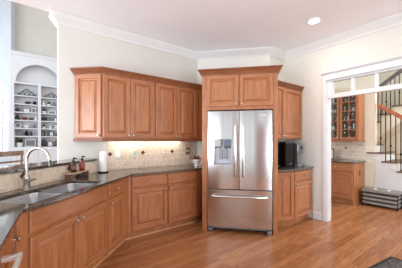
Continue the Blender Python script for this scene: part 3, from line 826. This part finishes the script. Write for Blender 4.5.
# lower rail and balusters
x0, x1 = -1.76, nose(1) + .1
z_at = lambda x: 2.15 - sl * (x + 1.783)
MB().prismx([(-.03, -.03), (.03, -.03), (.035, .01), (.02, .03), (-.02, .03), (-.035, .01)], 0, 1).build('tmp', rail_wood)
bpy.data.objects.remove(bpy.data.objects['tmp'])
def hrail(xa, za, xb, zb, y, mt_):
    pr = [(-.032, -.05), (.032, -.05), (.038, .01), (.024, .045), (-.024, .045), (-.038, .01)]
    mb = MB(); vs = [(xa, y + p, za + q) for p, q in pr] + [(xb, y + p, zb + q) for p, q in pr]
    k = len(pr); mb.add(vs, [tuple(range(k))[::-1], tuple(range(k, 2 * k))] + [(i, (i + 1) % k, k + (i + 1) % k, k + i) for i in range(k)])
    return mb.build('handrail', mt_, t)
hrail(x0, z_at(x0), x1, z_at(x1), .04, rail_wood)
def baluster(x, y, za, zb, knuckle):
    mb = MB().box(x - .008, x + .008, y - .008, y + .008, za, zb)
    for kz in knuckle: mb.ball((x, y, kz), .02, 8, 1.3)
    return mb.build('baluster', iron, t)
i = 0
for k in range(6, 0, -1):
    for q in (.06, .145, .23):
        x = nose(k) - .04 - run + q + .02
        if x < x0 + .01: continue
        zb = z_at(x) - .03; za = k * rise
        baluster(x, .04, za, zb, [za + (zb - za) * .32] if i % 2 == 0 else [])
        i += 1
for k in (6, 5, 4, 3): MB().box(nose(k) - run + .03, nose(k) + .0, .034, .046, k * rise + .15, k * rise + .162).build('cross_bar', iron, t)
# upper rail
z2 = lambda x: 2.73 + sl * (x + 2.0)
hrail(n2(9), z2(n2(9)), n2(17), z2(n2(17)), 1.1, mat('dark_oak_rail', (70, 48, 40), .4))
for k in range(9, 17):
    for q in (.05, .135, .22):
        x = n2(k) + q
        if x > n2(17): continue
        baluster(x, 1.1, k * rise, z2(x) - .03, [k * rise + .3] if int(q * 100) == 13 else [])

# shoe rack
t = thing('slatted_rack', 'low grey slatted rack with dark gaps standing under the stairs', 'rack', v3(P(5.74, -1.92)), RR)
rackm = noisy('grey_metal', (128, 124, 120), (156, 152, 148), 20, .4, (1, 6, 6), .3)
for sx in (.0, .575):
    for sy in (.0, .265): MB().box(sx, sx + .025, sy, sy + .025, 0, .33).build('leg', blk, t)
for z in (.05, .13, .21): MB().box(.01, .59, -.012, .29, z, z + .05).build('slat_shelf', rackm, t, bevel=.004)
MB().box(-.01, .61, -.02, .30, .295, .345).build('top_board', rackm, t, bevel=.006)
MB().box(.02, .58, .26, .285, .03, .3).build('back_panel', gap, t)
for x in (.2, .43): tag(MB().lathe([(.03, 0), (.034, .004), (.03, .018), (.002, .02)], k=14).build('pale_disc', mat('pale_cream', (236, 220, 196), .4), loc=v3(P(5.74, -1.92) + n * x + b * .12, .346)),  # pale raised discs for the spots on the rack top
                        'pale disc on the grey rack, %s' % ('nearer the hall cabinet' if x < .3 else 'nearer the stair foot'), 'candle', 'pale discs on the rack')

# ------------------------------------------------------------------ family room beyond the bar
BD = -9.96                                         # bookcase front plane
EL = -.284
fcn = P(EL, BD)
wall_strip('wall_family_far', P(EL - .02, BD - .4), P(6.0, BD - .4), .12, 0, 7.6, fam_wall, -n)
wall_strip('ceiling_family', P(-5.5, WB - .02), P(6.0, WB - .02), 8.0, 7.6, 7.7, fam_wall, -n)
# angled wall with arched window: local x runs from the left to the corner
KW = 3.0
wo = fcn - uF * KW
zS = 2.80; AR = .62; cxw = KW - .72
def arch_panel(x0, x1, z0, z1, cx, r, zs_, y0, y1, zbot):
    """wall from x0..x1, z0..z1 with a round-headed opening from zbot"""
    mb = MB()
    mb.box(x0, cx - r, y0, y1, z0, z1); mb.box(cx + r, x1, y0, y1, z0, z1)
    if zbot > z0: mb.box(cx - r, cx + r, y0, y1, z0, zbot)
    N = 20
    for i in range(N):
        a0, a1 = math.pi * (1 - i / N), math.pi * (1 - (i + 1) / N)
        xa, xb = cx + r * math.cos(a0), cx + r * math.cos(a1)
        mb.prismy([(xa, zs_ + r * math.sin(a0)), (xb, zs_ + r * math.sin(a1)), (xb, z1), (xa, z1)], y0, y1)
    return mb
struct(arch_panel(0, KW, 0, 7.6, cxw, AR, zS, 0, .14, .95).build('wall_family_left', noisy('pale_blue_grey_paint', (176, 182, 190), (180, 186, 194), 3, .7), loc=v3(wo), rot=-7.8))
wf = MB()
ring = [(cxw + AR * math.cos(math.pi * i / 20), 0, zS + AR * math.sin(math.pi * i / 20)) for i in range(21)]
for rr in (AR - .03, AR * .5):
    wf.tube([(cxw + rr * math.cos(math.pi * i / 20), .07, zS + rr * math.sin(math.pi * i / 20)) for i in range(21)], .028 if rr > .5 else .014, 6)
for a in (45, 90, 135): wf.tube([(cxw, .07, zS), (cxw + AR * math.cos(R(a)), .07, zS + AR * math.sin(R(a)))], .012, 6)
for x in (cxw - AR + .02, cxw + AR - .08): wf.box(x, x + .06, .04, .1, .95, zS)
for x in (-.31, 0, .31): wf.box(cxw + x - .012, cxw + x + .012, .055, .085, .95, zS)
for z in (.95, 1.85, zS - .03): wf.box(cxw - AR, cxw + AR, .04, .1, z, z + .06)
for z in (1.4, 2.3): wf.box(cxw - AR, cxw + AR, .055, .085, z, z + .024)
wo_ = wf.build('window_family', trim_m, loc=v3(wo), rot=-7.8); struct(wo_)
wc = MB().tube([(cxw + (AR + .05) * math.cos(math.pi * i / 20), -.01, zS + (AR + .05) * math.sin(math.pi * i / 20)) for i in range(21)], .05, 6)
MB().prismy([(cxw + (AR - .01) * math.cos(math.pi * i / 20), zS + (AR - .01) * math.sin(math.pi * i / 20)) for i in range(21)] + [(cxw - AR + .01, .96), (cxw + AR - .01, .96)], .068, .072).build('pane', pane_m, wo_)

# built-in bookcase: x along b, y into the wall
BX = -.284
t = thing('bookcase', 'white built-in bookcase with two columns of shelves under an arched niche', 'bookcase', v3(P(0, BD)), RB)
c0, c1_, c2_, c3_ = -.204, .447, .533, 1.184
rows = [1.147, 1.52, 1.79, 2.06, 2.33, 2.604, 2.89, 3.28]
fr = plate([BX + .003, c0, c1_, c2_, c3_, 1.4], [0, rows[0], rows[-1], 3.33], {(1, 1), (3, 1)}, 0, .03)
fr2 = arch_panel(BX + .003, 1.4, 3.33, 4.33, (c0 + c3_) / 2, .66, 3.331, 0, .03, 3.33)
fr.v_off = 0
o_ = len(fr.v); fr.v += fr2.v; fr.f += [[i + o_ for i in f_] for f_ in fr2.f]; fr.mi += fr2.mi
fr.build('face_frame', fam_white, t)
MB().box(BX + .003, 1.4, .345, .37, 0, 4.33).build('back_panel', noisy('bookcase_back', (222, 224, 228), (226, 228, 232), 3, .6), t)
MB().box(BX + .003, c0, .03, .345, 0, 4.33).box(c1_, c2_, .03, .345, 0, 3.33).box(c3_, 1.4, .03, .345, 0, 4.33).build('side_panel', fam_white, t)
MB().box(c0, c3_, .03, .345, 3.29, 3.33).build('niche_base', fam_white, t)
MB().box(c0, c3_, .03, .345, 4.28, 4.33).build('top_panel', fam_white, t)
MB().sweep([(BX + .003, 0), (1.4, 0)], [(0, 4.22), (.02, 4.22), (.05, 4.29), (.06, 4.33), (0, 4.33)]).build('crown', fam_white, t)
for z in rows[:-1]:
    for a_, c_ in ((c0, c1_), (c2_, c3_)): MB().box(a_, c_, .005, .345, z - .03, z).build('shelf', fam_white, t)
for a_, c_ in ((c0, c1_), (c2_, c3_)):
    door(t, a_ + .01, c_ - .01, .12, 1.08, mats=[fam_white, fam_white])

cols = {'dark': mat('dark_ornament', (52, 54, 58), .5), 'grey': mat('grey_ornament', (120, 122, 126), .5), 'white': ceramic,
        'brown': mat('brown_ornament', (110, 76, 62), .5), 'red': mat('red_ornament', (128, 62, 56), .5), 'black': blk, 'pale': mat('pale_print', (226, 228, 230), .6), 'green': leaf}
rown = ['bottom', 'sixth', 'fifth', 'fourth', 'third', 'second', 'top']
GRP = 'ornaments on the white bookcase'
def spot(x, y, z): return v3(P(0, BD) + b * x - n * y, z + .0005)
def frame_(x, z, w_, h_, fc, lab):
    t = thing('picture_frame', lab, 'picture', spot(x, .2, z), RB, GRP)
    MB().box(-w_ / 2, w_ / 2, 0, .02, 0, h_).build('frame', cols[fc], t)
    MB().box(-w_ / 2 + .022, w_ / 2 - .022, -.003, 0, .022, h_ - .022).build('picture', cols['pale' if fc != 'white' else 'grey'], t)
    MB().box(-.015, .015, .02, .09, 0, h_ * .5).build('stand', cols[fc], t)
def vase_(x, z, r, h_, fc, lab, shape=0):
    pr = [[(r * .6, 0), (r, h_ * .35), (r * .85, h_ * .6), (r * .4, h_ * .8), (r * .55, h_), (r * .4, h_), (.002, h_ * .7)],
          [(r * .7, 0), (r, h_ * .3), (r, h_ * .7), (r * .75, h_), (r * .6, h_), (.002, h_ * .8)]][shape]
    tag(MB().lathe(pr, k=16).build('vase', cols[fc], loc=spot(x, .17, z)), lab, 'vase', GRP)
def books_(x, z, cs, lab):
    for i_, (fc, hh) in enumerate(cs):
        t = thing('book', '%s book upright %s' % (fc, lab + (', number %d from the left' % (i_ + 1) if 0 else ['', ', beside the first', ', at the right'][min(i_, 2)])), 'book', spot(x + i_ * .045, .12, z), RB, GRP)
        MB().box(-.02, .02, 0, .14, 0, hh).build('cover', cols[fc], t)
        MB().box(-.015, .015, .002, .143, hh - .001, hh + .002).build('pages', paper, t)
def bowl_(x, z, r, h_, fc, lab):
    tag(MB().lathe([(r * .4, 0), (r * .5, h_ * .1), (r, h_), (r * .93, h_), (r * .4, h_ * .25), (.002, h_ * .2)], k=18).build('bowl', cols[fc], loc=spot(x, .17, z)), lab, 'bowl', GRP)
def plant_(x, z, r, fc, lab):
    t = thing('potted_plant', lab, 'plant', spot(x, .17, z), RB, GRP)
    MB().lathe([(r * .45, 0), (r * .6, r * .9), (r * .5, r * .9), (.002, r * .8)], k=14).build('pot', cols['white'], t)
    mb = MB()
    for i_ in range(46):
        a = random.uniform(0, 6.28); el = random.uniform(.1, 1.5); L = random.uniform(.6, 1.15) * r
        c = Vector((0, 0, r * .95)); dv = Vector((math.cos(a) * math.cos(el), math.sin(a) * math.cos(el), math.sin(el))) * L
        sd = dv.cross(Vector((0, 0, 1))).normalized() * r * .2; up = Vector((0, 0, r * .05))
        mb.add([c, c + dv * .6 + sd, c + dv, c + dv * .6 - sd, c + dv * .6 + up], [(0, 1, 4), (1, 2, 4), (2, 3, 4), (3, 0, 4), (0, 3, 1), (1, 3, 2)])
    mb.build('foliage', cols[fc], t)
def truss_(x, z, w_, h_, fc, fill, lab):
    t = thing('triangle_ornament', lab, 'ornament', spot(x, .15, z), RB, GRP)
    mb = MB().tube([(-w_ / 2, 0, .015), (0, 0, h_)], .017, 6).tube([(w_ / 2, 0, .015), (0, 0, h_)], .017, 6).tube([(-w_ / 2, 0, .015), (w_ / 2, 0, .015)], .015, 6)
    mb.build('frame', cols[fc], t)
    k = MB()
    for (px_, pz_) in ((-.3, .2), (-.1, .2), (.1, .2), (.3, .2), (-.13, .45), (.13, .45), (0, .65)): k.ball((px_ * w_, 0, pz_ * h_), .034, 8)
    k.build('filling', cols[fill], t)
L_, Rr = 'in the left bookcase column', 'in the right bookcase column'
z = rows[6]; truss_(.14, z, .58, .25, 'dark', 'grey', 'dark triangular ornament on the top shelf ' + L_); truss_(.86, z, .52, .22, 'brown', 'grey', 'brown triangular ornament on the top shelf ' + Rr)
z = rows[5]; bowl_(.16, z, .09, .1, 'dark', 'dark bowl on the second shelf ' + L_); vase_(.36, z, .05, .13, 'black', 'squat black vase on the second shelf ' + L_, 1)
vase_(.62, z, .05, .18, 'white', 'white vase on the second shelf ' + Rr); plant_(.78, z, .09, 'green', 'small green plant on the second shelf ' + Rr); vase_(.95, z, .06, .16, 'grey', 'grey vase on the second shelf ' + Rr)
z = rows[4]; vase_(-.12, z, .06, .13, 'dark', 'dark round vase on the third shelf ' + L_, 1); frame_(.13, z, .2, .16, 'grey', 'grey picture frame on the third shelf ' + L_); frame_(.33, z, .13, .17, 'white', 'white picture frame on the third shelf ' + L_)
plant_(.64, z, .1, 'green', 'dark green plant on the third shelf ' + Rr); frame_(.88, z, .22, .12, 'white', 'wide white frame on the third shelf ' + Rr)
z = rows[3]; vase_(-.12, z, .075, .18, 'dark', 'dark bulbous vase on the fourth shelf ' + L_); bowl_(.07, z, .085, .1, 'red', 'red bowl on the fourth shelf ' + L_); bowl_(.26, z, .075, .1, 'brown', 'brown bowl on the fourth shelf ' + L_); vase_(.39, z, .04, .16, 'white', 'slim white vase on the fourth shelf ' + L_)
bowl_(.64, z, .1, .13, 'dark', 'dark bowl on the fourth shelf ' + Rr); vase_(.82, z, .05, .15, 'grey', 'grey vase on the fourth shelf ' + Rr); frame_(.98, z, .13, .16, 'dark', 'dark picture frame on the fourth shelf ' + Rr)
z = rows[2]; frame_(-.1, z, .15, .17, 'white', 'white picture frame on the fifth shelf ' + L_); bowl_(.14, z, .1, .09, 'pale', 'pale bowl on the fifth shelf ' + L_); vase_(.35, z, .05, .15, 'grey', 'grey vase on the fifth shelf ' + L_)
plant_(.63, z, .08, 'green', 'low green plant on the fifth shelf ' + Rr); vase_(.82, z, .05, .12, 'white', 'small white vase on the fifth shelf ' + Rr); frame_(1.0, z, .12, .18, 'grey', 'grey picture frame on the fifth shelf ' + Rr)
z = rows[1]; vase_(-.05, z, .06, .19, 'grey', 'grey vase on the sixth shelf ' + L_); vase_(.13, z, .065, .2, 'black', 'black vase on the sixth shelf ' + L_); vase_(.25, z, .05, .17, 'dark', 'dark slim vase on the sixth shelf ' + L_)
books_(.60, z, (('grey', .18), ('dark', .2), ('grey', .17)), 'on the sixth shelf ' + Rr); frame_(.86, z, .14, .18, 'dark', 'dark picture frame on the sixth shelf ' + Rr); vase_(1.03, z, .05, .16, 'dark', 'dark vase on the sixth shelf ' + Rr)
z = rows[0]; plant_(-.06, z, .16, 'green', 'bushy green plant on the bottom shelf ' + L_); frame_(.24, z, .3, .25, 'white', 'large white framed print on the bottom shelf ' + L_)
vase_(.63, z, .08, .24, 'dark', 'tall dark vase on the bottom shelf ' + Rr); frame_(.82, z, .17, .2, 'dark', 'dark picture frame on the bottom shelf ' + Rr); vase_(1.0, z, .07, .24, 'brown', 'brown vase on the bottom shelf ' + Rr)

# bar stool behind the ledge
t = thing('bar_stool', 'wooden bar stool with curved back rails behind the bar ledge', 'stool', v3(SM(2.47, -2.62)), RS)
def arcp(z, r=.30, w_=.62): return [(w_ / 2 * math.sin(R(a)), .0 + .06 - .10 * math.cos(R(a)) + .10, z) for a in range(-90, 91, 15)]
rl = MB()
for i_, z in ((0, 1.195),):
    pts = arcp(z); k = len(pts)
    for p, q in zip(pts, pts[1:]): rl.add([(p[0], p[1] - .012, z - .03), (q[0], q[1] - .012, z - .03), (q[0], q[1] - .012, z + .03), (p[0], p[1] - .012, z + .03), (p[0], p[1] + .012, z - .03), (q[0], q[1] + .012, z - .03), (q[0], q[1] + .012, z + .03), (p[0], p[1] + .012, z + .03)],
                                           [(0, 1, 2, 3), (7, 6, 5, 4), (3, 2, 6, 7), (0, 4, 5, 1), (0, 3, 7, 4), (1, 5, 6, 2)])
rl.build('top_rail', stool_wood, t, merge=True)
MB().tube(arcp(1.095), .011, 8).build('lower_rail', stool_wood, t)
MB().lathe([(.17, .72), (.19, .73), (.19, .755), (.16, .765), (.002, .765)], (0, -.1, 0), k=24).build('seat', stool_wood, t)
for x in (-.26, .26):
    MB().tube([(x, .11, 1.18), (x * .85, .08, .95), (x * .62, 0.0, .735)], [.014, .015, .016], 8).build('back_post', stool_wood, t)
for x, y in ((-.13, -.23), (.13, -.23), (-.13, .03), (.13, .03)): MB().tube([(x, y, .73), (x * 1.5, -.1 + (y + .1) * 1.5, 0)], [.018, .014], 8).build('leg', stool_wood, t)
